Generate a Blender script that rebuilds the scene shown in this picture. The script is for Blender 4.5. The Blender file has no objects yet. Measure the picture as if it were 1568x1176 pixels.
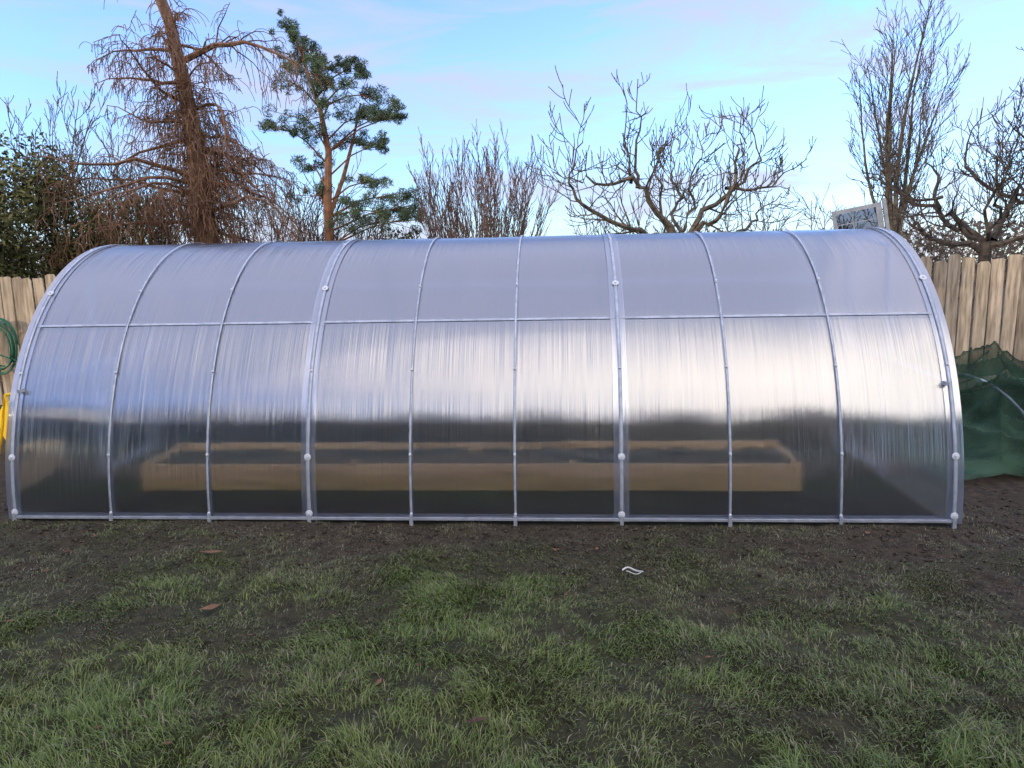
import bpy, math, random
import numpy as np
from mathutils import Vector, Matrix
random.seed(7); np.random.seed(7)
scene=bpy.context.scene
COL=scene.collection

# ------------------------------------------------------------------ helpers
class B:
    def __init__(s): s.v=[]; s.f=[]
    def tube(s,pts,rads,n=4,cap=False):
        base=len(s.v)
        for i,p in enumerate(pts):
            if i==0: d=pts[1]-pts[0]
            elif i==len(pts)-1: d=pts[-1]-pts[-2]
            else: d=pts[i+1]-pts[i-1]
            d=d.normalized() if d.length>1e-9 else Vector((0,0,1))
            ref=Vector((0,0,1)) if abs(d.z)<0.9 else Vector((1,0,0))
            a=d.cross(ref).normalized(); b=d.cross(a)
            for k in range(n):
                t=2*math.pi*k/n
                s.v.append(p+(a*math.cos(t)+b*math.sin(t))*rads[i])
        for i in range(len(pts)-1):
            for k in range(n):
                k2=(k+1)%n
                s.f.append((base+i*n+k,base+i*n+k2,base+(i+1)*n+k2,base+(i+1)*n+k))
        if cap:
            s.f.append(tuple(base+k for k in range(n))[::-1])
            s.f.append(tuple(base+(len(pts)-1)*n+k for k in range(n)))
    def box(s,c,h,rot=None,taper=1.0):
        base=len(s.v)
        for z in (-1,1):
            k=taper if z>0 else 1
            for x,y in((-1,-1),(1,-1),(1,1),(-1,1)):
                p=Vector((x*h[0]*k,y*h[1]*k,z*h[2]))
                if rot: p=rot@p
                s.v.append(Vector(c)+p)
        for q in((0,3,2,1),(4,5,6,7),(0,1,5,4),(1,2,6,5),(2,3,7,6),(3,0,4,7)):
            s.f.append(tuple(base+i for i in q))
    def leaf(s,c,size,asp=0.5):
        a=Vector((random.gauss(0,1),random.gauss(0,1),random.gauss(0,1))).normalized()
        b=a.cross(Vector((random.gauss(0,1),random.gauss(0,1),random.gauss(0,1)))).normalized()
        base=len(s.v)
        s.v+= [c-a*size, c+b*size*asp, c+a*size, c-b*size*asp]
        s.f.append((base,base+1,base+2,base+3))
    def obj(s,name,mat,parent=None,smooth=False,loc=None):
        me=bpy.data.meshes.new(name); me.from_pydata([tuple(v) for v in s.v],[],s.f); me.update()
        if smooth: me.polygons.foreach_set('use_smooth',[True]*len(me.polygons))
        o=bpy.data.objects.new(name,me); COL.objects.link(o)
        me.materials.append(mat)
        if parent: o.parent=parent
        return o
def empty(name):
    o=bpy.data.objects.new(name,None); COL.objects.link(o); return o

def newmat(name):
    m=bpy.data.materials.new(name); m.use_nodes=True
    nt=m.node_tree; nt.nodes.clear()
    out=nt.nodes.new('ShaderNodeOutputMaterial')
    return m,nt,out
def noisy(name,c1,c2,scale=8,rough=0.85,bump=0.3,stretch=(1,1,1),metal=0,island=0.0,detail=6,spec=0.3):
    m,nt,out=newmat(name); N=nt.nodes; L=nt.links
    b=N.new('ShaderNodeBsdfPrincipled'); L.new(b.outputs[0],out.inputs[0])
    b.inputs['Roughness'].default_value=rough; b.inputs['Metallic'].default_value=metal
    b.inputs['Specular IOR Level'].default_value=spec
    tc=N.new('ShaderNodeTexCoord'); mp=N.new('ShaderNodeMapping'); mp.inputs['Scale'].default_value=stretch
    L.new(tc.outputs['Object'],mp.inputs[0])
    n=N.new('ShaderNodeTexNoise'); n.inputs['Scale'].default_value=scale; n.inputs['Detail'].default_value=detail
    L.new(mp.outputs[0],n.inputs['Vector'])
    r=N.new('ShaderNodeValToRGB'); r.color_ramp.elements[0].position=0.32; r.color_ramp.elements[1].position=0.68
    r.color_ramp.elements[0].color=(*c1,1); r.color_ramp.elements[1].color=(*c2,1)
    L.new(n.outputs['Fac'],r.inputs[0])
    src=r.outputs[0]
    if island>0:
        g=N.new('ShaderNodeNewGeometry'); mr=N.new('ShaderNodeMapRange')
        mr.inputs['To Min'].default_value=1-island; mr.inputs['To Max'].default_value=1+island
        L.new(g.outputs['Random Per Island'],mr.inputs['Value'])
        hs=N.new('ShaderNodeHueSaturation'); L.new(mr.outputs[0],hs.inputs['Value']); L.new(src,hs.inputs['Color']); src=hs.outputs[0]
    L.new(src,b.inputs['Base Color'])
    if bump>0:
        bp=N.new('ShaderNodeBump'); bp.inputs['Strength'].default_value=bump; bp.inputs['Distance'].default_value=0.02
        L.new(n.outputs['Fac'],bp.inputs['Height']); L.new(bp.outputs[0],b.inputs['Normal'])
    return m

def vn(x,y,seed=0):
    xi=np.floor(x).astype(np.int64); yi=np.floor(y).astype(np.int64)
    fx=x-xi; fy=y-yi; fx=fx*fx*(3-2*fx); fy=fy*fy*(3-2*fy)
    def h(a,b):
        n=(a*374761393+b*668265263+seed*1442695041)&0x7fffffff
        n=((n^(n>>13))*1274126177)&0x7fffffff
        return ((n^(n>>16))&0xffff)/65535.0
    return (h(xi,yi)*(1-fx)+h(xi+1,yi)*fx)*(1-fy)+(h(xi,yi+1)*(1-fx)+h(xi+1,yi+1)*fx)*fy
def hgt(x,y):
    z=0.05*(vn(x*.9,y*.9,1)-.5)+0.035*(vn(x*3.1,y*3.1,2)-.5)+0.026*(vn(x*9,y*9,3)-.5)+0.018*(vn(x*22,y*22,4)-.5)
    w=np.clip((-1.45-y)/0.3,0,1)*0.9+0.1
    near=np.clip(1-(np.maximum(np.abs(x)-9,0)+np.maximum(np.abs(y)-9,0))/3,0,1)
    return z*w*near-0.012
def greenness(x,y):
    g=(-y-1.42-0.13*np.clip(x-0.8,0,4)-0.06*np.clip(-x-1.6,0,3))/2.3
    g=g+0.75*(vn(x*1.4+3,y*1.9,11)-.5)+0.55*(vn(x*4.3,y*4.9,12)-.5)
    return np.clip(g,0,1)

# ------------------------------------------------------------------ world / light
SUN_EL=math.radians(14); SUN_ROT=math.radians(244)
sd=Vector((math.sin(SUN_ROT)*math.cos(SUN_EL),math.cos(SUN_ROT)*math.cos(SUN_EL),math.sin(SUN_EL)))
w=bpy.data.worlds.new("World"); scene.world=w; w.use_nodes=True
nt=w.node_tree; N=nt.nodes; L=nt.links; N.clear()
out=N.new('ShaderNodeOutputWorld'); bg=N.new('ShaderNodeBackground'); L.new(bg.outputs[0],out.inputs[0])
bg.inputs['Strength'].default_value=0.15
sky=N.new('ShaderNodeTexSky'); sky.sky_type='NISHITA'; sky.sun_disc=False
sky.sun_elevation=SUN_EL; sky.sun_rotation=SUN_ROT; sky.air_density=1.0; sky.dust_density=0.2; sky.ozone_density=2.0
tc=N.new('ShaderNodeTexCoord'); sx_=N.new('ShaderNodeSeparateXYZ'); L.new(tc.outputs['Generated'],sx_.inputs[0])
hr=N.new('ShaderNodeMapRange'); hr.inputs['From Min'].default_value=0.0; hr.inputs['From Max'].default_value=.26; L.new(sx_.outputs['Z'],hr.inputs['Value'])
tcol=N.new('ShaderNodeMixRGB'); tcol.inputs[1].default_value=(1.25,1.68,2.40,1); tcol.inputs[2].default_value=(2.0,2.30,3.25,1); L.new(hr.outputs[0],tcol.inputs[0])
tint=N.new('ShaderNodeMixRGB'); tint.blend_type='MULTIPLY'; tint.inputs[0].default_value=1
L.new(tcol.outputs[0],tint.inputs[2]); L.new(sky.outputs[0],tint.inputs[1])
mp=N.new('ShaderNodeMapping'); mp.inputs['Scale'].default_value=(1.0,1.0,5.2); mp.inputs['Rotation'].default_value=(0,0.3,0); mp.inputs['Location'].default_value=(0.3,0.1,0.2)
L.new(tc.outputs['Generated'],mp.inputs[0])
cn=N.new('ShaderNodeTexNoise'); cn.inputs['Scale'].default_value=3.0; cn.inputs['Detail'].default_value=10; cn.inputs['Roughness'].default_value=0.62; cn.inputs['Distortion'].default_value=0.8
L.new(mp.outputs[0],cn.inputs['Vector'])
cr=N.new('ShaderNodeValToRGB'); cr.color_ramp.elements[0].position=0.40; cr.color_ramp.elements[1].position=0.66
cr.color_ramp.elements[0].color=(0.05,0.05,0.05,1); cr.color_ramp.elements[1].color=(0.85,0.85,0.85,1)
L.new(cn.outputs['Fac'],cr.inputs[0])
cm=N.new('ShaderNodeMixRGB'); cm.inputs[2].default_value=(4.6,4.65,6.2,1)
L.new(cr.outputs[0],cm.inputs[0]); L.new(tint.outputs[0],cm.inputs[1])
# bright cloud added to the unseen sky overhead, to lighten sheets and lawn
oh=N.new('ShaderNodeMapRange'); oh.inputs['From Min'].default_value=.38; oh.inputs['From Max'].default_value=.80; oh.inputs['To Max'].default_value=.9; oh.interpolation_type='SMOOTHSTEP'
L.new(sx_.outputs['Z'],oh.inputs['Value'])
cm2=N.new('ShaderNodeMixRGB'); cm2.inputs[2].default_value=(8.0,8.6,12.0,1)
L.new(oh.outputs[0],cm2.inputs[0]); L.new(cm.outputs[0],cm2.inputs[1])
# bright warm haze in the half of the sky behind the viewer
dp=N.new('ShaderNodeVectorMath'); dp.operation='DOT_PRODUCT'
hv=Vector((0.34,-0.80,0.50)).normalized(); dp.inputs[1].default_value=hv
L.new(tc.outputs['Generated'],dp.inputs[0])
mr=N.new('ShaderNodeMapRange'); mr.inputs['From Min'].default_value=0.74; mr.inputs['From Max'].default_value=1.0; mr.interpolation_type='SMOOTHSTEP'
L.new(dp.outputs['Value'],mr.inputs['Value'])
wm=N.new('ShaderNodeMixRGB'); wm.inputs[2].default_value=(26,23.5,21,1)
L.new(mr.outputs[0],wm.inputs[0]); L.new(cm2.outputs[0],wm.inputs[1])
L.new(wm.outputs[0],bg.inputs['Color'])

sl=bpy.data.lights.new('sun','SUN'); sl.energy=3.8; sl.angle=math.radians(3); sl.color=(1,0.80,0.58)
so=bpy.data.objects.new('sun',sl); COL.objects.link(so); so.rotation_euler=sd.to_track_quat('Z','Y').to_euler()

# ------------------------------------------------------------------ camera
cd=bpy.data.cameras.new('camera'); cam=bpy.data.objects.new('camera',cd); COL.objects.link(cam); scene.camera=cam
cd.sensor_width=36; cd.lens=24.96; cd.clip_end=3000; cd.clip_start=0.05
yaw=math.radians(4); p=math.radians(9.1); r=math.radians(1.12)
F=Vector((-math.sin(yaw)*math.cos(p),math.cos(yaw)*math.cos(p),-math.sin(p)))
R=Vector((math.cos(yaw),math.sin(yaw),0)); U=R.cross(F)
R2=R*math.cos(r)-U*math.sin(r); U2=U*math.cos(r)+R*math.sin(r)
M=Matrix((R2,U2,-F)).transposed().to_4x4(); M.translation=Vector((0.67,-6.14,1.68))
cam.matrix_world=M

# ------------------------------------------------------------------ ground
def axis(lo,hi,step,far):
    a=list(np.arange(lo,hi+1e-6,step)); s=step; x=hi
    up=[]; 
    while x<far: s*=1.35; x+=s; up.append(x)
    s=step; x=lo; dn=[]
    while x>-far: s*=1.35; x-=s; dn.append(x)
    return np.array(dn[::-1]+a+up)
xs=axis(-5.5,6.5,0.03,1500); ys=axis(-4.8,-1.3,0.025,1500)
X,Y=np.meshgrid(xs,ys); Z=hgt(X,Y)
gv=np.stack([X.ravel(),Y.ravel(),Z.ravel()],1); nx,ny=len(xs),len(ys)
i=np.arange(nx-1); j=np.arange(ny-1); I,J=np.meshgrid(i,j); a=(J*nx+I).ravel()
gf=np.stack([a,a+1,a+nx+1,a+nx],1)
def npmesh(name,v,f,mat,cols=None,smooth=False):
    me=bpy.data.meshes.new(name); k=f.shape[1]
    me.vertices.add(len(v)); me.vertices.foreach_set('co',v.astype(np.float32).ravel())
    me.loops.add(f.size); me.loops.foreach_set('vertex_index',f.astype(np.int32).ravel())
    me.polygons.add(len(f)); me.polygons.foreach_set('loop_start',np.arange(0,f.size,k,dtype=np.int32))
    me.update(calc_edges=True)
    if smooth: me.polygons.foreach_set('use_smooth',np.ones(len(f),bool))
    if cols is not None:
        at=me.color_attributes.new('Col','FLOAT_COLOR','POINT'); at.data.foreach_set('color',cols.astype(np.float32).ravel())
    me.validate()
    o=bpy.data.objects.new(name,me); COL.objects.link(o); me.materials.append(mat); return o
m_ground,nt,out=newmat('soil_and_turf'); N=nt.nodes; L=nt.links
b=N.new('ShaderNodeBsdfPrincipled'); L.new(b.outputs[0],out.inputs[0]); b.inputs['Roughness'].default_value=0.9; b.inputs['Specular IOR Level'].default_value=0.25
at=N.new('ShaderNodeAttribute'); at.attribute_name='Col'
tcg=N.new('ShaderNodeTexCoord'); n1=N.new('ShaderNodeTexNoise'); n1.inputs['Scale'].default_value=14; n1.inputs['Detail'].default_value=10; n1.inputs['Roughness'].default_value=0.7
L.new(tcg.outputs['Object'],n1.inputs['Vector'])
r1=N.new('ShaderNodeValToRGB'); r1.color_ramp.elements[0].position=.3; r1.color_ramp.elements[1].position=.75
r1.color_ramp.elements[0].color=(.3,.3,.3,1); r1.color_ramp.elements[1].color=(1.9,1.75,1.6,1)
L.new(n1.outputs['Fac'],r1.inputs[0])
mm=N.new('ShaderNodeMixRGB'); mm.blend_type='MULTIPLY'; mm.inputs[0].default_value=1
L.new(at.outputs['Color'],mm.inputs[1]); L.new(r1.outputs[0],mm.inputs[2]); L.new(mm.outputs[0],b.inputs['Base Color'])
bp=N.new('ShaderNodeBump'); bp.inputs['Strength'].default_value=1; bp.inputs['Distance'].default_value=.03
L.new(n1.outputs['Fac'],bp.inputs['Height']); L.new(bp.outputs[0],b.inputs['Normal'])
g=greenness(gv[:,0],gv[:,1])[:,None]
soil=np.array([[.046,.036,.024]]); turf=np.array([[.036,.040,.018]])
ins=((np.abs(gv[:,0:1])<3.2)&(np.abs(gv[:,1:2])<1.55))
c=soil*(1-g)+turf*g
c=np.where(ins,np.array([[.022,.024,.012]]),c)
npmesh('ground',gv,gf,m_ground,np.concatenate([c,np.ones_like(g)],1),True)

# grass blades -------------------------------------------------------------
n=520000
gx=np.random.uniform(-4.9,6.2,n); gy=-1.2-np.random.uniform(0,1,n)*3.35
g=greenness(gx,gy)
inside=(np.abs(gx)<3.22)&(gy>-1.572)
tuft=vn(gx*7,gy*7,21)*.5+vn(gx*16,gy*16,22)*.5
patch=vn(gx*3.3,gy*3.3,25)*.55+vn(gx*1.1,gy*1.1,26)*.45
dens=(0.72+0.28*g)*(0.25+1.15*np.clip((tuft-.28)*2.2,0,1))*(.30+1.05*patch)
keep=(np.random.rand(n)<dens)&~inside
gx=gx[keep];gy=gy[keep];g=g[keep];tuft=tuft[keep];patch=patch[keep]; n=len(gx)
gz=hgt(gx,gy)-.004
near_=np.clip((-gy-2.7)/1.2,0,1)
ln=(0.022+0.026*g+.016*g*near_)*np.random.uniform(.5,1.5,n)*(0.40+1.05*tuft)*(.6+.8*patch)
ang=2*math.pi*vn(gx*2.3,gy*2.3,31)*1.6+np.random.normal(0,1.0,n)
lean=np.random.uniform(.55,1.75,n)*(1.15-.30*g)
wd=np.random.uniform(.0009,.0023,n)
dx=np.cos(ang);dy=np.sin(ang)
sang=ang+math.pi/2+np.random.normal(0,.5,n); sx=np.cos(sang)*wd; sy=np.sin(sang)*wd
mz=ln*.55*np.cos(lean*.6); mxy=ln*.55*np.sin(lean*.6)
tz=mz+ln*.5*np.cos(np.minimum(lean*1.5,1.95)); txy=mxy+ln*.5*np.sin(np.minimum(lean*1.5,1.95))
P=np.zeros((n,5,3))
P[:,0]=np.stack([gx-sx,gy-sy,gz],1);P[:,1]=np.stack([gx+sx,gy+sy,gz],1)
P[:,2]=np.stack([gx+dx*mxy-sx*.8,gy+dy*mxy-sy*.8,gz+mz],1);P[:,3]=np.stack([gx+dx*mxy+sx*.8,gy+dy*mxy+sy*.8,gz+mz],1)
P[:,4]=np.stack([gx+dx*txy,gy+dy*txy,gz+tz],1)
bi=np.arange(n)[:,None]*5
T=np.concatenate([bi+np.array([[0,1,3]]),bi+np.array([[0,3,2]]),bi+np.array([[2,3,4]])],1).reshape(-1,3)
rnd=np.random.rand(n,1); G=g[:,None]; yel=vn(gx*1.9+7,gy*1.9,77)[:,None]
green=np.array([[.064,.102,.020]])*(1-rnd)+np.array([[.175,.235,.058]])*rnd
green=green*(1+np.clip(yel-.5,0,1)*np.array([[.55,.18,.3]]))
brown=np.array([[.050,.043,.026]])*(1-rnd)+np.array([[.145,.128,.075]])*rnd
olive=np.array([[.052,.060,.020]])*(1-rnd)+np.array([[.125,.138,.055]])*rnd
mix=np.clip(G*1.10+.05+np.random.normal(0,.22,(n,1)),0,1)
colr=np.where(mix<.5,brown*(1-mix*2)+olive*mix*2,olive*(2-2*mix)+green*(2*mix-1))
straw=np.random.rand(n)<(.13-.05*g); colr[straw]=np.array([.26,.225,.145])
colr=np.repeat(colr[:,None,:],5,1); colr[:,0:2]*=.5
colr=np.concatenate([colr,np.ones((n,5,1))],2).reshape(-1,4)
m_grass,nt,out=newmat('grass_blades'); N=nt.nodes; L=nt.links
at=N.new('ShaderNodeAttribute'); at.attribute_name='Col'
b=N.new('ShaderNodeBsdfPrincipled'); b.inputs['Roughness'].default_value=.5; b.inputs['Specular IOR Level'].default_value=.25; L.new(at.outputs['Color'],b.inputs['Base Color'])
L.new(b.outputs[0],out.inputs[0])
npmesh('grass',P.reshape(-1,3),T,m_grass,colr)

# dead leaves on the lawn
m_leaf=noisy('dead_leaf',(.07,.035,.018),(.15,.075,.04),20,.7,.2,island=.4)
lb=B()
for _ in range(60):
    x=random.uniform(-3.5,4); y=random.uniform(-4.2,-1.7); z=float(hgt(np.array([x]),np.array([y]))[0])+.015
    s=random.uniform(.006,.018); a=random.uniform(0,6.28); base=len(lb.v)
    for k in range(6):
        t=a+k*math.pi/3; rr=s*(1.5 if k%3==0 else .75)
        lb.v.append(Vector((x+math.cos(t)*rr,y+math.sin(t)*rr,z+random.uniform(-.3,1)*s*.6)))
    lb.f.append(tuple(base+k for k in range(6)))
for (x,y,s) in((-1.45,-2.19,.045),(-1.1,-2.9,.035),(.35,-3.75,.035)):
    base=len(lb.v)
    for k in range(6):
        t=.3+k*math.pi/3; rr=s*(1.5 if k%3==0 else .6)
        lb.v.append(Vector((x+math.cos(t)*rr,y+math.sin(t)*rr,.03+random.uniform(0,.015))))
    lb.f.append(tuple(base+k for k in range(6)))
lb.obj('fallen_leaves',m_leaf)
m_strip=noisy('pale_plastic',(.5,.5,.46),(.65,.64,.6),9,.5,.05)
sb=B(); pts=[Vector((1.00+.11*t,-2.39+.03*math.sin(t*4),.028+.006*math.sin(t*7))) for t in [k/10 for k in range(11)]]
sb.tube(pts,[.005]*11,5,True); pts=[Vector((1.02+.08*t,-2.42+.02*math.cos(t*5),.028)) for t in [k/8 for k in range(9)]]; sb.tube(pts,[.0025]*9,5,True)
sb.obj('plastic_strip',m_strip)
cb=B()
for _ in range(1500):
    x=random.uniform(-4.2,5.5); y=-1.6-abs(random.gauss(0,.45)); 
    if abs(x)>3.3: y+=random.uniform(0,1)
    z=float(hgt(np.array([x]),np.array([y]))[0]); s=random.uniform(.006,.020)
    base=len(cb.v); 
    for (a1,b1,c1) in((1,0,0),(-1,0,0),(0,1,0),(0,-1,0),(0,0,1),(0,0,-1)):
        cb.v.append(Vector((x,y,z+s*.3))+Vector((a1,b1,c1*.7))*s*random.uniform(.6,1.3)+Vector((random.gauss(0,.2),random.gauss(0,.2),0))*s)
    for q in((0,2,4),(2,1,4),(1,3,4),(3,0,4),(2,0,5),(1,2,5),(3,1,5),(0,3,5)): cb.f.append(tuple(base+t for t in q))
cb.obj('soil_clods',noisy('soil_clod',(.03,.022,.016),(.08,.062,.043),60,.95,.3,island=.4),None,True)

# ------------------------------------------------------------------ polytunnel
LEN=6.4; HA=1.55; HB=1.96
def prof(t,off=0):
    y=-HA*math.cos(t); z=HB*math.sin(t)
    nrm=Vector((0,-math.cos(t)/HA,math.sin(t)/HB)).normalized()
    return Vector((0,y,z))+nrm*off, nrm
tunnel=empty('polycarbonate_greenhouse')
def pcmat(name,milk,gl,tintc,amp=.62):
    m,nt,out=newmat(name); N=nt.nodes; L=nt.links
    def math_(op,a,b_=None):
        k=N.new('ShaderNodeMath'); k.operation=op
        for q,v in enumerate((a,b_)):
            if v is None: continue
            if isinstance(v,(int,float)): k.inputs[q].default_value=v
            else: L.new(v,k.inputs[q])
        return k.outputs[0]
    def noise(sc,detail,loc=(0,0,0)):
        mp=N.new('ShaderNodeMapping'); mp.inputs['Scale'].default_value=sc; mp.inputs['Location'].default_value=loc
        L.new(tc.outputs['UV'],mp.inputs[0]); nz=N.new('ShaderNodeTexNoise'); nz.inputs['Scale'].default_value=1; nz.inputs['Detail'].default_value=detail
        L.new(mp.outputs[0],nz.inputs['Vector']); return nz.outputs['Fac']
    tc=N.new('ShaderNodeTexCoord'); geo=N.new('ShaderNodeNewGeometry')
    ribs=noise((1100,1.2,1),0)          # fine flutes that run along the arch
    streak=noise((36,.22,1),2,(3,1,0))  # broader streaks
    wav=noise((1.5,3.4,1),1,(7,2,0))    # panel waviness
    slope=math_('ADD',math_('MULTIPLY',math_('SUBTRACT',ribs,.5),amp*2),math_('MULTIPLY',math_('SUBTRACT',streak,.5),.06))
    wz=math_('MULTIPLY',math_('SUBTRACT',wav,.5),.09)
    wz2=math_('MULTIPLY',math_('SUBTRACT',streak,.5),.010)
    cx=N.new('ShaderNodeCombineXYZ'); L.new(slope,cx.inputs[0]); L.new(math_('ADD',wz,wz2),cx.inputs[2])
    add=N.new('ShaderNodeVectorMath'); add.operation='ADD'; L.new(geo.outputs['Normal'],add.inputs[0]); L.new(cx.outputs[0],add.inputs[1])
    nr=N.new('ShaderNodeVectorMath'); nr.operation='NORMALIZE'; L.new(add.outputs[0],nr.inputs[0])
    rf=N.new('ShaderNodeBsdfRefraction'); rf.inputs['Roughness'].default_value=.30; rf.inputs['IOR'].default_value=1.1; rf.inputs['Color'].default_value=(*tintc,1)
    L.new(nr.outputs[0],rf.inputs['Normal'])
    tl=N.new('ShaderNodeBsdfTranslucent'); tl.inputs[0].default_value=(.86,.90,1.0,1)
    mrk=N.new('ShaderNodeMapRange'); mrk.inputs['To Min'].default_value=milk*.85; mrk.inputs['To Max'].default_value=milk*1.15; mrk.inputs['From Min'].default_value=.3; mrk.inputs['From Max'].default_value=.7
    L.new(streak,mrk.inputs['Value'])
    m3=N.new('ShaderNodeMixShader'); L.new(mrk.outputs[0],m3.inputs[0]); L.new(rf.outputs[0],m3.inputs[1]); L.new(tl.outputs[0],m3.inputs[2])
    gy=N.new('ShaderNodeBsdfGlossy'); gy.inputs['Roughness'].default_value=.10; gy.inputs['Color'].default_value=(.93,.95,1.0,1)
    L.new(nr.outputs[0],gy.inputs['Normal'])
    fr=N.new('ShaderNodeLayerWeight'); fr.inputs['Blend'].default_value=.5
    mf=N.new('ShaderNodeMapRange'); mf.inputs['To Min'].default_value=gl-.05; mf.inputs['To Max'].default_value=min(gl+.65,1); L.new(fr.outputs['Fresnel'],mf.inputs['Value'])
    m4=N.new('ShaderNodeMixShader'); L.new(mf.outputs[0],m4.inputs[0]); L.new(m3.outputs[0],m4.inputs[1]); L.new(gy.outputs[0],m4.inputs[2])
    L.new(m4.outputs[0],out.inputs[0])
    return m
m_pc=pcmat('twinwall_polycarbonate',.085,.25,(.93,.95,1.0))
m_lap=pcmat('overlapped_polycarbonate',.42,.28,(.86,.89,.97))
m_gal=noisy('galvanised_steel',(.31,.34,.39),(.47,.50,.56),18,.40,.05,metal=.3,spec=.5)
m_white=noisy('white_plastic',(.55,.57,.61),(.64,.66,.69),10,.4,.02)
def strip(name,x0,x1,off,mat,nxs=2,nt_=72,t0=0,t1=math.pi,thick=None):
    v=[];f=[];uv=[]
    for a in range(nt_+1):
        t=t0+(t1-t0)*a/nt_; pp,_=prof(t,off)
        for k in range(nxs+1):
            x=x0+(x1-x0)*k/nxs; v.append((x,pp.y,pp.z)); uv.append((x,t*1.75))
    w_=nxs+1
    for a in range(nt_):
        for k in range(nxs): f.append((a*w_+k,a*w_+k+1,(a+1)*w_+k+1,(a+1)*w_+k))
    me=bpy.data.meshes.new(name); me.from_pydata(v,[],f); me.update()
    ul=me.uv_layers.new(name='UVMap')
    for lp in me.loops: ul.data[lp.index].uv=uv[lp.vertex_index]
    me.polygons.foreach_set('use_smooth',[True]*len(f)); me.materials.append(mat)
    o=bpy.data.objects.new(name,me); COL.objects.link(o); o.parent=tunnel
    if thick:
        so_=o.modifiers.new('s','SOLIDIFY'); so_.thickness=thick; so_.offset=1
    return o
XA=[-LEN/2+LEN*k/9 for k in range(10)]
for k in range(3):
    strip('roof_sheet_%d'%(k+1),XA[k*3]+.002,XA[k*3+3]-.002,0.0,m_pc,24)
for k in (3,6): strip('sheet_overlap',XA[k]-.05,XA[k]+.05,.006,m_lap,2)
strip('edge_trim_left',XA[0]-.055,XA[0]+.045,.006,m_lap,2); strip('edge_trim_right',XA[9]-.045,XA[9]+.055,.006,m_lap,2)
for k in range(10):
    wide=k%3==0
    hw=.012 if wide else .008
    strip('arch_band_%d'%k,XA[k]-hw,XA[k]+hw,.010,m_gal,1,thick=.002)
    a=B(); pts=[prof(math.pi*q/60,-.02)[0]+Vector((XA[k],0,0)) for q in range(61)]
    a.tube(pts,[.011]*61,6); a.obj('arch_tube_%d'%k,m_gal,tunnel,True)
pu=B()
for t in (math.radians(43),math.radians(90),math.radians(137)):
    pp,_=prof(t,-.038)
    pu.box((0,pp.y,pp.z),(LEN/2,.011,.011),Matrix.Rotation(-(math.pi/2-t)*1.0,3,'X'))
pp,_=prof(math.radians(43),.004)
pu.box((0,pp.y,pp.z),(LEN/2,.002,.009),Matrix.Rotation(-.75,3,'X'))
for s in (-1,1):
    pu.box((0,s*(HA+.012),.020),(LEN/2,.007,.008))
    pu.box((0,s*(HA-.03),.024),(LEN/2,.010,.014))
for x in XA:
    for s in (-1,1): pu.box((x,s*(HA+.02),-.01),(.012,.006,.055))
pu.obj('purlins_and_base_rails',m_gal,tunnel)
sc=B()
for k,x in enumerate(XA):
    big=k%3==0
    for deg in ((1.6,13,31,53,75) if big else (1.6,13.5,31,53)):
        t=math.radians(deg); q,nrm=prof(t,.012)
        bigw=big and deg in (1.6,13,53)
        rr=.024 if bigw else .010
        c=Vector((x,q.y,q.z)); 
        sc.tube([c,c+nrm*.004,c+nrm*.007],[rr,rr,rr*.6],14,True)
        sc.tube([c+nrm*.006,c+nrm*.014],[.008,.007],8,True)
sc.obj('screws_and_washers',m_white,tunnel)
for s in (-1,1):
    x=s*(LEN/2-.012)
    v=[(x,0,0)]+[(x,prof(math.pi*q/48,-.012)[0].y,prof(math.pi*q/48,-.012)[0].z) for q in range(49)]
    f=[(0,q,q+1) for q in range(1,49)]
    me=bpy.data.meshes.new('end_sheet'); me.from_pydata(v,[],f); me.update(); ul=me.uv_layers.new(name='UVMap')
    for lp in me.loops: vv=v[lp.vertex_index]; ul.data[lp.index].uv=(vv[1],vv[2])
    me.materials.append(m_pc); o=bpy.data.objects.new('end_sheet',me); COL.objects.link(o); o.parent=tunnel
    fr=B()
    for yy in (-.42,.42): fr.box((x-s*.02,yy,.9),(.012,.014,.9))
    for zz in (.05,.9,1.78): fr.box((x-s*.02,0,zz),(.0115,.405,.013))
    fr.box((x-s*.02,-.93,.9),(.011,.495,.012)); fr.box((x-s*.02,.93,.9),(.011,.495,.012))
    fr.obj('door_frame',m_gal,tunnel)

# raised bed inside
bed=empty('raised_bed'); m_plank=noisy('new_timber',(.50,.31,.13),(.72,.47,.22),4,.7,.1,(.7,6,6),island=.15)
pk=B(); bx0,bx1=-2.66,2.46
for yy in (-.80,-.12):
    nseg=3
    for q in range(nseg):
        xa=bx0+(bx1-bx0)*q/nseg; xb=bx0+(bx1-bx0)*(q+1)/nseg
        hz_=.100
        pk.box(((xa+xb)/2,yy,hz_),((xb-xa)/2-.003,.018,hz_+random.uniform(-.006,.006)))
for xx in (bx0+.016,bx1-.016): pk.box((xx,-.46,.096),(.016,.32,.096))
for xx in (bx0+.05,-.95,.75,bx1-.05):
    for yy in (-.76,-.16): pk.box((xx,yy,.11),(.022,.021,.11))
pk.obj('planks',m_plank,bed)
sbb=B(); nn=80
for a in range(9):
    for k in range(nn+1):
        x=bx0+.035+(bx1-bx0-.07)*k/nn; y=-.775+.63*a/8; sbb.v.append(Vector((x,y,.13+.045*random.random())))
for a in range(8):
    for k in range(nn): sbb.f.append((a*(nn+1)+k,a*(nn+1)+k+1,(a+1)*(nn+1)+k+1,(a+1)*(nn+1)+k))
sbb.obj('compost',noisy('compost',(.010,.012,.006),(.028,.030,.014),30,.95,.4),bed)

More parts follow.
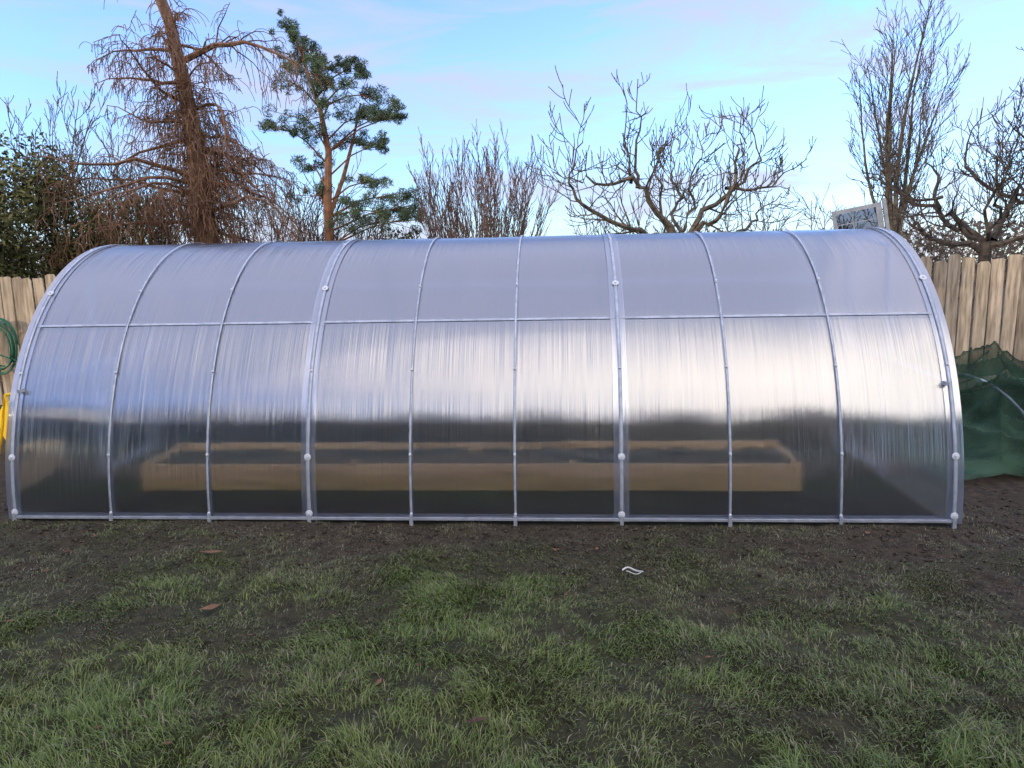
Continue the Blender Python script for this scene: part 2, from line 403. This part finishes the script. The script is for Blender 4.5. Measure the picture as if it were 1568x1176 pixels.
# ------------------------------------------------------------------ fences
m_fence=noisy('weathered_boards',(.19,.15,.105),(.43,.355,.26),5,.85,.35,(6,6,.7),island=.30)
def fence(name,x0,x1,y,h,face,mat,bw=.15):
    fb=B(); x=x0
    while x<x1:
        ww=bw*random.uniform(.85,1.1); hh=h+random.gauss(0,.03)
        rot=Matrix.Rotation(random.gauss(0,.010),3,'Y')@Matrix.Rotation(random.gauss(0,.03),3,'Z')
        base=len(fb.v)
        c=Vector((x+ww/2,y+face*random.uniform(0,.008),hh/2-.02)); hx=ww/2; cut=random.uniform(.0,.045); 
        prf=[(-hx,-hh/2),(hx,-hh/2),(hx,hh/2-cut-random.uniform(0,.02)),(hx*.55,hh/2),(-hx*.55,hh/2-random.uniform(0,.015)),(-hx,hh/2-cut)]
        for yy in (-.010,.010):
            for (a,b_) in prf: fb.v.append(c+rot@Vector((a,yy,b_)))
        n_=6; fb.f.append(tuple(base+k for k in range(n_))); fb.f.append(tuple(base+n_+k for k in range(n_))[::-1])
        for k in range(n_): fb.f.append((base+k,base+n_+k,base+n_+(k+1)%n_,base+(k+1)%n_))
        x+=ww+random.uniform(.008,.034)
    for z in (.35,.95,h-.25): fb.box(((x0+x1)/2,y-face*.045,z),((x1-x0)/2,.03,.045))
    x=x0+.3
    while x<x1:
        fb.box((x,y-face*.125,h/2-.05),(.05,.05,h/2)); x+=2.4
    return fb.obj(name,mat)
fence('wooden_fence',-15,16,3.0,1.74,-1,m_fence)
pb=B(); pb.box((4.98,2.90,.45),(.05,.05,.55)); pb.obj('fence_post',m_fence)
m_fence2=noisy('pale_boards',(.50,.34,.20),(.72,.52,.34),4,.8,.2,(5,5,.6),island=.1)
fence('wooden_fence',-9.1,5.6,-12.5,1.55,1,m_fence2)

# ------------------------------------------------------------------ trees
def rdir(d,ang,az=None):
    az=random.uniform(0,2*math.pi) if az is None else az
    ref=Vector((0,0,1)) if abs(d.z)<.9 else Vector((1,0,0))
    a=d.cross(ref).normalized(); b_=d.cross(a)
    return (d*math.cos(ang)+(a*math.cos(az)+b_*math.sin(az))*math.sin(ang)).normalized()
def grow(bd,p0,d,Ln,r,lvl,cfg,tips=None):
    n_=cfg['seg'][lvl]; pts=[p0.copy()]; p_=p0.copy(); d=d.copy()
    for k in range(n_):
        d=d+Vector((random.gauss(0,1),random.gauss(0,1),random.gauss(0,1)))*cfg['wig'][lvl]+Vector((0,0,cfg['up'][lvl]))
        d.normalize(); p_=p_+d*(Ln/n_); pts.append(p_.copy())
    end=cfg.get('end',.3); rads=[max(r*(1-(1-end)*k/n_),cfg['min']) for k in range(n_+1)]
    bd.tube(pts,rads,6 if r>.05 else (4 if r>.02 else 3))
    if lvl+1<len(cfg['seg']): kids(bd,pts,rads,Ln,lvl,cfg)
def kids(bd,pts,rads,Ln,lvl,cfg,mult=1.0):
    n_=len(pts)-1
    nk=max(1,int(cfg['kids'][lvl]*random.uniform(.75,1.25)*mult))
    for q in range(nk):
        t=cfg['t0'][lvl]+(1-cfg['t0'][lvl])*(q+random.random())/nk; t=min(t,.999)
        k=int(t*n_); fr_=t*n_-k; pp=pts[k].lerp(pts[k+1],fr_); dk=(pts[k+1]-pts[k]).normalized()
        dd=rdir(dk,cfg['ang'][lvl]*random.uniform(.65,1.3))
        ll=Ln*cfg['rat'][lvl]*random.uniform(.6,1.2)*(1-cfg['tf'][lvl]*t)
        rr=max(rads[k]*cfg['rr'][lvl],cfg['min'])
        grow(bd,pp,dd,ll,rr,lvl+1,cfg)
m_barkd=noisy('dark_bark',(.026,.021,.018),(.075,.062,.05),14,.9,.4)
m_barkg=noisy('grey_lichen_bark',(.038,.030,.024),(.12,.10,.068),14,.9,.4)
m_twig=noisy('reddish_twigs',(.085,.055,.045),(.17,.11,.09),10,.9,.1)
m_larch=noisy('larch_bark',(.085,.048,.030),(.21,.12,.075),9,.9,.5,(1,1,.4))
m_pinebark=noisy('pine_bark',(.12,.06,.035),(.26,.13,.075),8,.9,.4)
V=Vector
lb=B(); base=V((-6.05,7.4,-.1))
tp=[base,base+V((0,0,1.5)),base+V((-.12,0,3)),base+V((-.15,.05,4.2)),base+V((-.30,.05,5.4)),base+V((-.42,0,6.4)),base+V((-.75,0,7.4)),base+V((-.8,0,8.8)),base+V((-.9,0,10.2))]
tr_=[.30,.26,.22,.17,.13,.105,.09,.06,.03]
lb.tube(tp,tr_,10)
cfgL=dict(seg=[8,6,5],wig=[.2,.24,.18],up=[-.06,-.14,-.5],kids=[14,8],t0=[.12,.05],ang=[1.0,1.1],rat=[.40,.7],rr=[.4,.5],tf=[.5,.2],min=.0058,end=.15)
def along(pts,t):
    k=min(int(t*(len(pts)-1)),len(pts)-2); return pts[k].lerp(pts[k+1],t*(len(pts)-1)-k)
for q in range(20):
    t=.22+.40*q/20; pp=along(tp,t); az=random.uniform(0,6.28)
    d=V((math.cos(az),math.sin(az)*.8,random.uniform(-.15,.5))).normalized()
    Lq=random.uniform(1.4,2.6)*(1.25-.8*t)
    grow(lb,pp,d,Lq,random.uniform(.025,.045),0,cfgL)
for (z,dx,Lq,rr) in((5.75,1,2.9,.06),(3.6,-1,2.9,.05),(2.9,1,2.6,.045),(4.3,-1,2.2,.04),(4.1,1,2.5,.045),(3.3,-1,2.6,.04),(2.7,-1,2.9,.04),(3.4,1,2.4,.04)):
    grow(lb,base+V((-.2,0,z)),V((dx,-.1,.35)).normalized(),Lq,rr,0,dict(cfgL,up=[-.12,-.16,-.55]))
for q in range(8):
    pp=along(tp,random.uniform(.6,.95)); grow(lb,pp,V((random.choice((-1,1)),random.uniform(-1,1),.3)).normalized(),random.uniform(.5,1.1),.02,1,cfgL)
for q in range(260):
    t=random.uniform(.22,.50); pp=along(tp,t)+V((random.gauss(0,.2),random.gauss(0,.2),0)); az=random.uniform(0,6.28)
    grow(lb,pp,V((math.cos(az),math.sin(az),.1)).normalized(),random.uniform(.3,1.2),.009,1,cfgL)
lb.obj('larch_tree',m_larch)

def foliage_clump(bd,c,rx,ry,rz,n_,size,asp=.25):
    for _ in range(n_):
        while True:
            q=V((random.uniform(-1,1),random.uniform(-1,1),random.uniform(-1,1)))
            if .1<q.length<1: break
        bd.leaf(c+V((q.x*rx,q.y*ry,q.z*rz)),size*random.uniform(.6,1.3),asp)
m_needle=noisy('pine_needles',(.034,.056,.030),(.10,.145,.075),2.5,.8,0,island=.5)
pine=empty('pine_tree'); pbx=V((-5.05,11.4,0))
tk=B(); tp2=[pbx+V((0,0,-.1)),pbx+V((.05,0,2)),pbx+V((.05,0,3.4)),pbx+V((.15,0,4.6)),pbx+V((0,0,5.6)),pbx+V((-.30,0,6.6)),pbx+V((-.5,0,7.3))]
tk.tube(tp2,[.15,.13,.105,.08,.055,.035,.015],9)
tk.tube([pbx+V((.05,0,3.0)),pbx+V((.45,.1,4.0)),pbx+V((.75,.1,4.9)),pbx+V((1.0,0,5.7))],[.06,.05,.035,.02],6)
nd=B()
cl=[(-.5,7.3,.28,.2),(-.35,7.0,.32,.2),(-.65,6.8,.30,.18),(-.2,6.6,.36,.2),(.05,6.75,.28,.2),(.4,6.5,.34,.18),(.75,6.6,.28,.15),(.9,6.2,.40,.22),(.3,6.1,.43,.25),(1.2,6.0,.40,.24),(-.5,6.1,.36,.25),(1.6,5.45,.42,.2),(1.1,5.4,.4,.22),(1.95,5.25,.36,.14),(.65,5.6,.45,.25),(-.3,5.4,.45,.28),(.1,5.0,.45,.25),(.9,4.9,.4,.2),(1.4,4.7,.35,.16),(-.7,5.1,.36,.22),(1.2,3.9,.42,.2),(1.6,3.55,.45,.22),(2.0,3.3,.4,.22),(1.3,3.2,.5,.28),(.8,3.35,.4,.22),(2.1,3.0,.35,.18),(-.5,4.4,.4,.2),(1.7,2.95,.45,.28),(-.3,3.7,.36,.2),(.9,2.9,.4,.25)]
for (dx,z,rr,rz) in cl:
    dy=random.uniform(-.8,.8); c=V((pbx.x+dx,pbx.y+dy,z))
    zs=max(z-random.uniform(.3,.8),1.8); 
    best=min((tp2[k].lerp(tp2[k+1],u) for k in range(6) for u in (0,.25,.5,.75)),key=lambda a:abs(a.z-zs))
    mid=best.lerp(c,.5)+V((0,0,.12)); tk.tube([best,mid,c],[.026,.018,.010],4)
    for sub in range(10):
        q=c+V((random.gauss(0,rr*.66),random.gauss(0,rr*.66),random.gauss(0,rz*.6)))
        tk.tube([mid.lerp(c,.5),q],[.009,.006],3)
        sc_=random.uniform(.7,1.35)
        foliage_clump(nd,q,rr*.36*sc_,rr*.36*sc_,rz*.5*sc_,int(85*sc_),.075,.11)
tk.obj('trunk_and_limbs',m_pinebark,pine); nd.obj('needles',m_needle,pine)

bb=B(); bc=V((-1.1,9.8,0))
cfgB=dict(seg=[9,6,4],wig=[.035,.06,.1],up=[.05,.12,.12],kids=[12,6],t0=[.3,.2],ang=[.38,.42],rat=[.27,.5],rr=[.42,.55],tf=[.45,.3],min=.0056,end=.16)
for q in range(48):
    az=2.4*q; sp=.42*math.sqrt((q+.5)/48)
    d=V((math.cos(az)*sp*1.15,math.sin(az)*sp,1)).normalized()
    grow(bb,bc+V((math.cos(az)*.3,math.sin(az)*.3,0)),d,random.uniform(3.8,4.6)*(1-.42*sp),random.uniform(.016,.03),0,cfgB)
bb.obj('birch_tree',m_twig)

LIMBS=[[(0,2.2),(-.5,2.78),(-.75,3.11),(-1.2,3.07),(-1.6,3.08),(-2.0,3.25)],
 [(-.75,3.11),(-.82,3.3),(-.90,3.72),(-.92,4.45)],[(-.68,3.0),(-.70,3.5),(-.68,4.05),(-.68,4.63)],
 [(0,2.2),(-.1,2.6),(.10,2.87),(.02,3.2),(.05,3.53),(.05,4.18)],
 [(0,2.15),(.35,2.4),(.6,2.5),(.8,3.0),(.75,3.35),(.9,3.62),(.82,4.0)],
 [(.05,2.2),(.4,2.68),(.75,2.85),(1.0,3.1),(1.3,3.4),(1.12,4.0)],
 [(.1,2.1),(.6,2.15),(1.0,2.25),(1.3,2.4),(1.5,2.6),(2.0,3.0)],
 [(.7,2.95),(1.1,2.9),(1.5,3.05),(1.95,3.38)],
 [(0,2.1),(-.5,2.25),(-.9,2.4),(-1.5,2.65),(-1.75,2.9),(-1.7,3.25),(-1.55,3.7)],
 [(0,2.2),(.25,2.7),(.2,3.1),(.45,3.5),(.4,3.9)],[(-.1,2.2),(-.35,2.55),(-.3,3.0),(-.45,3.4),(-.3,3.8)]]
def apple(loc,sc_,flip,name,seed,mat,dens=1.0):
    random.seed(seed); ab=B(); c=V(loc)
    ab.tube([c+V((0,0,-.1)),c+V((.04,0,.7)),c+V((0,.02,1.5)),c+V((0,0,2.2*sc_))],[.13,.11,.10,.08],8)
    cfgA=dict(seg=[8,6,5],wig=[.2,.20,.08],up=[.0,.09,.22],kids=[13,5],t0=[.15,.15],ang=[.95,.8],rat=[.32,.6],rr=[.45,.5],tf=[.35,.3],min=.0060,end=.22)
    for li,lm in enumerate(LIMBS):
        yd=random.uniform(-.35,.35); raw=[]
        for q,(x,z) in enumerate(lm):
            raw.append(V((x*flip*sc_,yd*q*(1 if li not in(1,2,7) else .2),z*sc_)))
        pts=[]
        for q in range(len(raw)-1):
            for u in range(3):
                pts.append(c+raw[q].lerp(raw[q+1],u/3)+V((random.gauss(0,.03),random.gauss(0,.03),random.gauss(0,.03))))
        pts.append(c+raw[-1]); n_=len(pts)-1
        r0=.050 if li in(0,4,5,6,8) else .030
        rads=[max(r0*(1-.9*k/n_),.008) for k in range(n_+1)]
        ab.tube(pts,rads,6)
        Ln=sum((pts[k+1]-pts[k]).length for k in range(n_))
        kids(ab,pts,rads,Ln*1.0,0,cfgA,(.55 if li in(1,2) else 1.0)*dens)
    return ab.obj(name,mat)
apple((2.50,5.0,0),.96,1,'apple_tree',11,m_barkg,1.35)
apple((7.3,5.6,0),.90,-1,'apple_tree',23,m_barkd,1.3)
apple((9.3,6.6,0),1.12,1,'apple_tree',31,m_barkd,1.4)
random.seed(99)
tb=B(); c=V((9.8,14.4,0))
tb.tube([c+V((0,0,-.1)),c+V((0,0,1.2)),c+V((-.05,0,2.4))],[.2,.17,.14],8)
cfgT=dict(seg=[11,6,4],wig=[.045,.08,.13],up=[.04,.14,.10],kids=[26,7],t0=[.22,.2],ang=[.66,.5],rat=[.26,.45],rr=[.36,.5],tf=[.30,.3],min=.0072,end=.16)
for (dx,dy,Ln,rr) in((-.17,0,5.6,.075),(.16,.1,5.4,.07),(.02,-.15,6.0,.075),(.30,0,4.9,.055),(-.29,.15,4.8,.055),(.0,.25,5.4,.06),(-.07,-.1,5.9,.06),(.22,-.1,5.2,.05)):
    grow(tb,c+V((-.05,0,random.uniform(1.6,2.2))),V((dx,dy,1)).normalized(),Ln,rr,0,cfgT)
tb.obj('ash_tree',m_barkg)
for (x,y,hh,n_) in((-10.5,9.1,6.0,5),(-9.0,10.5,5.0,4),(-11.5,12,5.5,4)):
    sb=B(); 
    for q in range(n_):
        az=random.uniform(0,6.28); grow(sb,V((x,y,-.05)),V((math.cos(az)*.16,math.sin(az)*.16,1)).normalized(),hh*random.uniform(.8,1),.04,0,dict(cfgT,kids=[13,6],rat=[.25,.45],min=.0075))
    sb.obj('alder_tree',m_barkg)
hb=B(); cfgH=dict(seg=[6,4,3],wig=[.10,.14,.15],up=[.03,.06,.05],kids=[8,4],t0=[.2,.2],ang=[.6,.6],rat=[.38,.5],rr=[.5,.5],tf=[.4,.3],min=.0075,end=.25)
for q in range(140):
    x=random.uniform(-12.5,-3.2); y=random.uniform(9.5,15)
    hh=random.uniform(2.6,4.4)*(1 if x<-5 else .68)
    grow(hb,V((x,y,0)),V((random.gauss(0,.15),random.gauss(0,.15),1)).normalized(),hh,.028,0,cfgH)
for q in range(26):
    x=random.uniform(1.0,3.6); y=random.uniform(11,14)
    grow(hb,V((x,y,0)),V((random.gauss(0,.22),random.gauss(0,.15),1)).normalized(),random.uniform(2.2,3.1),.022,0,cfgH)
for q in range(60):
    x=random.uniform(5,17); y=random.uniform(12,16)
    grow(hb,V((x,y,0)),V((random.gauss(0,.2),random.gauss(0,.15),1)).normalized(),random.uniform(2.2,3.6),.022,0,cfgH)
hb.obj('shrub_thicket',m_barkd)
m_copper=noisy('coppery_leaves',(.10,.045,.025),(.22,.11,.055),3,.8,0,island=.4)
def bush(name,c,rx,ry,h,n_,mat,size,asp=.45):
    bd=B(); c=V(c)
    blobs=[(c+V((random.uniform(-.75,.75)*rx,random.uniform(-.75,.75)*ry,random.uniform(.2,.88)*h)),random.uniform(.22,.42)) for _ in range(30)]
    for k in range(n_):
        q,s=random.choice(blobs); d=V((random.gauss(0,1),random.gauss(0,1),random.gauss(0,1))).normalized()*(random.random()**.4)
        bd.leaf(q+V((d.x*rx*s,d.y*ry*s,d.z*h*s*.55)),size*random.uniform(.6,1.4),asp)
    for q,s in blobs: bd.tube([c+V((0,0,0)),c.lerp(q,.5)+V((0,0,.1)),q],[.04,.025,.01],4)
    return bd.obj(name,mat)
m_ever=noisy('evergreen_leaves',(.030,.040,.015),(.12,.12,.042),2,.8,0,island=.5)
bush('evergreen_bush',(-10.3,6.9,0),1.9,1.3,4.5,30000,m_ever,.05,.4)
bush('evergreen_bush',(-8.9,8.0,0),1.5,1.0,3.4,15000,m_ever,.045,.4)
bush('beech_bush',(-8.4,7.4,0),1.1,.9,2.6,3500,m_copper,.03)
bush('beech_bush',(-4.2,10.5,0),1.2,.8,2.6,5000,m_copper,.035)
bush('beech_bush',(-7.9,9.5,0),1.8,.8,2.7,5000,m_copper,.035)
bush('evergreen_bush',(-3.3,12.5,0),1.0,.8,2.8,5000,m_ever,.05)
dw=B()
for k in range(26000):
    x=random.uniform(-70,75); y=random.uniform(45,60)
    hm=2.9+1.6*float(vn(np.array([x*.12]),np.array([.5]),5)[0])+1.0*float(vn(np.array([x*.6]),np.array([.5]),6)[0])
    z=random.random()*hm
    dw.leaf(V((x,y,z)),random.uniform(.15,.4),.35)
dw.obj('distant_woodland',noisy('distant_twigs',(.06,.05,.045),(.13,.105,.09),.6,.9,0,island=.4))

# ------------------------------------------------------------------ garden things
m_net,nt,out=newmat('green_netting'); N=nt.nodes; L=nt.links
df=N.new('ShaderNodeBsdfPrincipled'); df.inputs['Roughness'].default_value=.7; df.inputs['Specular IOR Level'].default_value=.15; tp_=N.new('ShaderNodeBsdfTransparent'); ms=N.new('ShaderNodeMixShader')
nz=N.new('ShaderNodeTexNoise'); nz.inputs['Scale'].default_value=2.2; nz.inputs['Detail'].default_value=5; nz.inputs['Distortion'].default_value=1.0
tcn=N.new('ShaderNodeTexCoord'); L.new(tcn.outputs['Object'],nz.inputs['Vector'])
rp=N.new('ShaderNodeValToRGB'); rp.color_ramp.elements[0].color=(.012,.034,.018,1); rp.color_ramp.elements[1].color=(.050,.105,.062,1); rp.color_ramp.elements[0].position=.40; rp.color_ramp.elements[1].position=.62
L.new(nz.outputs['Fac'],rp.inputs[0]); L.new(rp.outputs[0],df.inputs[0])
lw=N.new('ShaderNodeLayerWeight'); lw.inputs['Blend'].default_value=.5
mt=N.new('ShaderNodeMapRange'); mt.inputs['To Min'].default_value=.62; mt.inputs['To Max'].default_value=.04; L.new(lw.outputs['Facing'],mt.inputs['Value']); L.new(mt.outputs[0],ms.inputs[0])
L.new(df.outputs[0],ms.inputs[1]); L.new(tp_.outputs[0],ms.inputs[2]); L.new(ms.outputs[0],out.inputs[0])
def netlayer(name,x0,xw,y0,yw,H,sd_,parent):
    nu,nv=260,190
    U_,W_=np.meshgrid(np.linspace(0,1,nu),np.linspace(0,1,nv))
    nxx=x0+U_*xw; nyy=y0+W_*yw
    pr=np.sin(np.clip(W_,0,1)*math.pi)**.7*np.clip(U_*5,0,1)**.7*np.clip((1-U_)*6,0,1)**.5
    warp=vn(nxx*1.3,nyy*1.3,sd_)
    q=(nxx*1.1+nyy*2.1)*1.9+4.0*warp; fold=1-np.abs(np.sin(q))**.45
    q2=(nxx*2.6-nyy*1.1)*2.3+4*vn(nxx*1.6,nyy*1.6,sd_+1); fold2=1-np.abs(np.sin(q2))**.45
    z=H*pr*(.85+.25*np.sin(nxx*2.3+sd_))+.21*fold*(pr+.2)+.15*fold2*(pr+.2)+.14*(vn(nxx*2.2,nyy*2.2,sd_+2)-.5)*pr+.035*(vn(nxx*8,nyy*8,sd_+5)-.5)+.02
    v=np.stack([nxx.ravel(),nyy.ravel()+.22*(vn(nxx*2.6,z*3,sd_+4).ravel()-.5),z.ravel()],1)
    i=np.arange(nu-1); j=np.arange(nv-1); I,J=np.meshgrid(i,j); a=(J*nu+I).ravel()
    o=npmesh(name,v,np.stack([a,a+1,a+nu+1,a+nu],1),m_net,None,True); o.parent=parent
net=empty('garden_netting')
netlayer('netting_outer',3.7,4.2,-.65,2.8,.52,41,net)
netlayer('netting_under',3.9,3.8,-.45,2.4,.34,63,net)
hp=B()
for x in (4.5,5.5,6.5):
    pts=[V((x,.75-1.15*math.cos(math.pi*k/16),.62*math.sin(math.pi*k/16))) for k in range(17)]
    hp.tube(pts,[.012]*17,6)
hp.obj('support_hoops',m_gal,net,True)
m_hose=noisy('green_hose',(.01,.08,.05),(.02,.14,.08),12,.35,.0)
hz=B(); pts=[]
for k in range(220):
    t=k/219*2*math.pi*5.5; rr=.27+.035*math.sin(t*.37+1)
    pts.append(V((-6.85+rr*math.cos(t)*.8+.02*math.sin(t*.7),2.90-.015*(k/219)*5,.80+rr*1.2*math.sin(t)+.02*math.cos(t*.6))))
pts+= [V((-6.6,2.86,.6)),V((-6.52,2.8,.3)),V((-6.6,2.6,.03)),V((-7,2.3,.02))]
hz.tube(pts,[.011]*len(pts),7,True); hose=hz.obj('garden_hose',m_hose,None,True)
hk=B(); hk.box((-6.85,2.92,1.12),(.05,.06,.02)); hk.box((-6.85,2.87,1.15),(.05,.01,.04)); hk.obj('hose_hook',m_gal,hose)
m_yel=noisy('yellow_plastic',(.75,.48,.02),(.85,.58,.03),6,.4,.0)
yr=empty('hose_reel'); yb=B(); c=V((-4.54,.35,.30))
ax=V((.35,.94,0)).normalized()
for s in (-1,1):
    q=c+ax*s*.13
    yb.tube([q,q+ax*s*.006,q+ax*s*.018,q+ax*s*.02],[.23,.235,.225,.05],28,True)
yb.tube([c-ax*.13,c+ax*.13],[.07,.07],18)
sd2=V((-ax.y,ax.x,0))
for s in (-1,1):
    q=c+ax*s*.19
    yb.tube([q+sd2*.22+V((0,0,-.29)),q+sd2*.10+V((0,0,.0)),q+V((0,0,.30)),q-sd2*.10+V((0,0,0)),q-sd2*.22+V((0,0,-.29))],[.014]*5,7,True)
yb.tube([c-ax*.19+V((0,0,.30)),c+ax*.19+V((0,0,.30))],[.016]*2,8,True)
yb.obj('frame_and_drum',m_yel,yr,False)
yh=B(); pts=[]
for k in range(200):
    t=k/199*2*math.pi*9; pts.append(c+ax*(.115*math.sin(t*.11*math.pi))+(sd2*math.cos(t)+V((0,0,1))*math.sin(t))*(.10+.07*k/199))
yh.tube(pts,[.011]*len(pts),6,True); yh.obj('wound_hose',m_hose,yr,True)

gw=empty('window_panel'); m_alu=noisy('aluminium',(.20,.22,.25),(.30,.32,.35),12,.4,.05,metal=.3)
rz=Matrix.Rotation(math.radians(-14),3,'Z')@Matrix.Rotation(math.radians(-10),3,'Y')
cc=V((4.16,2.55,1.98)); fb=B()
def lp(x,z): return cc+rz@V((x,0,z))
fb.box(lp(0,.33),(.26,.02,.022),rz); fb.box(lp(0,-.33),(.26,.02,.018),rz)
fb.box(lp(-.242,0),(.018,.02,.307),rz); fb.box(lp(.23,0),(.03,.02,.307),rz); fb.box(lp(.295,0.02),(.018,.03,.37),rz)
fb.box(lp(-.05,.05),(.006,.006,.26),rz)
for k in (0,2): fb.box(lp(-.01,k*.09),(.212,.0055,.005),rz)
for x in (-.242,.23): 
    q=lp(x,-.33); fb.box((q.x,q.y,q.z/2-.02),(.02,.02,q.z/2))
fb.obj('frame',m_alu,gw)
m_gl,nt,out=newmat('glass'); b=nt.nodes.new('ShaderNodeBsdfGlossy'); t_=nt.nodes.new('ShaderNodeBsdfTransparent'); mx=nt.nodes.new('ShaderNodeMixShader')
b.inputs['Roughness'].default_value=.05; t_.inputs[0].default_value=(.5,.5,.54,1); mx.inputs[0].default_value=.06
nt.links.new(t_.outputs[0],mx.inputs[1]); nt.links.new(b.outputs[0],mx.inputs[2]); nt.links.new(mx.outputs[0],out.inputs[0])
gb=B(); gb.box(lp(-.006,0),(.224,.003,.306),rz); gb.obj('glazing',m_gl,gw)

# ------------------------------------------------------------------ tall conifer hedge behind the viewer (seen mirrored in the sheets)
m_hedge=noisy('hedge_leaves',(.013,.017,.009),(.038,.042,.018),2,.8,0,island=.4)
hd=B()
for k in range(24000):
    x=random.uniform(-34,20); y=-14.3+random.uniform(-.5,.5); z=random.random()*(5.9+.5*math.sin(x*.9)+.35*math.sin(x*2.7)+max(0,-x-7)*.22)
    hd.leaf(V((x,y,z)),random.uniform(.18,.34),.5)
hd.obj('hedge',m_hedge)

scene.view_settings.view_transform='Standard'; scene.view_settings.look='None'; scene.view_settings.exposure=0
print('blades',n)
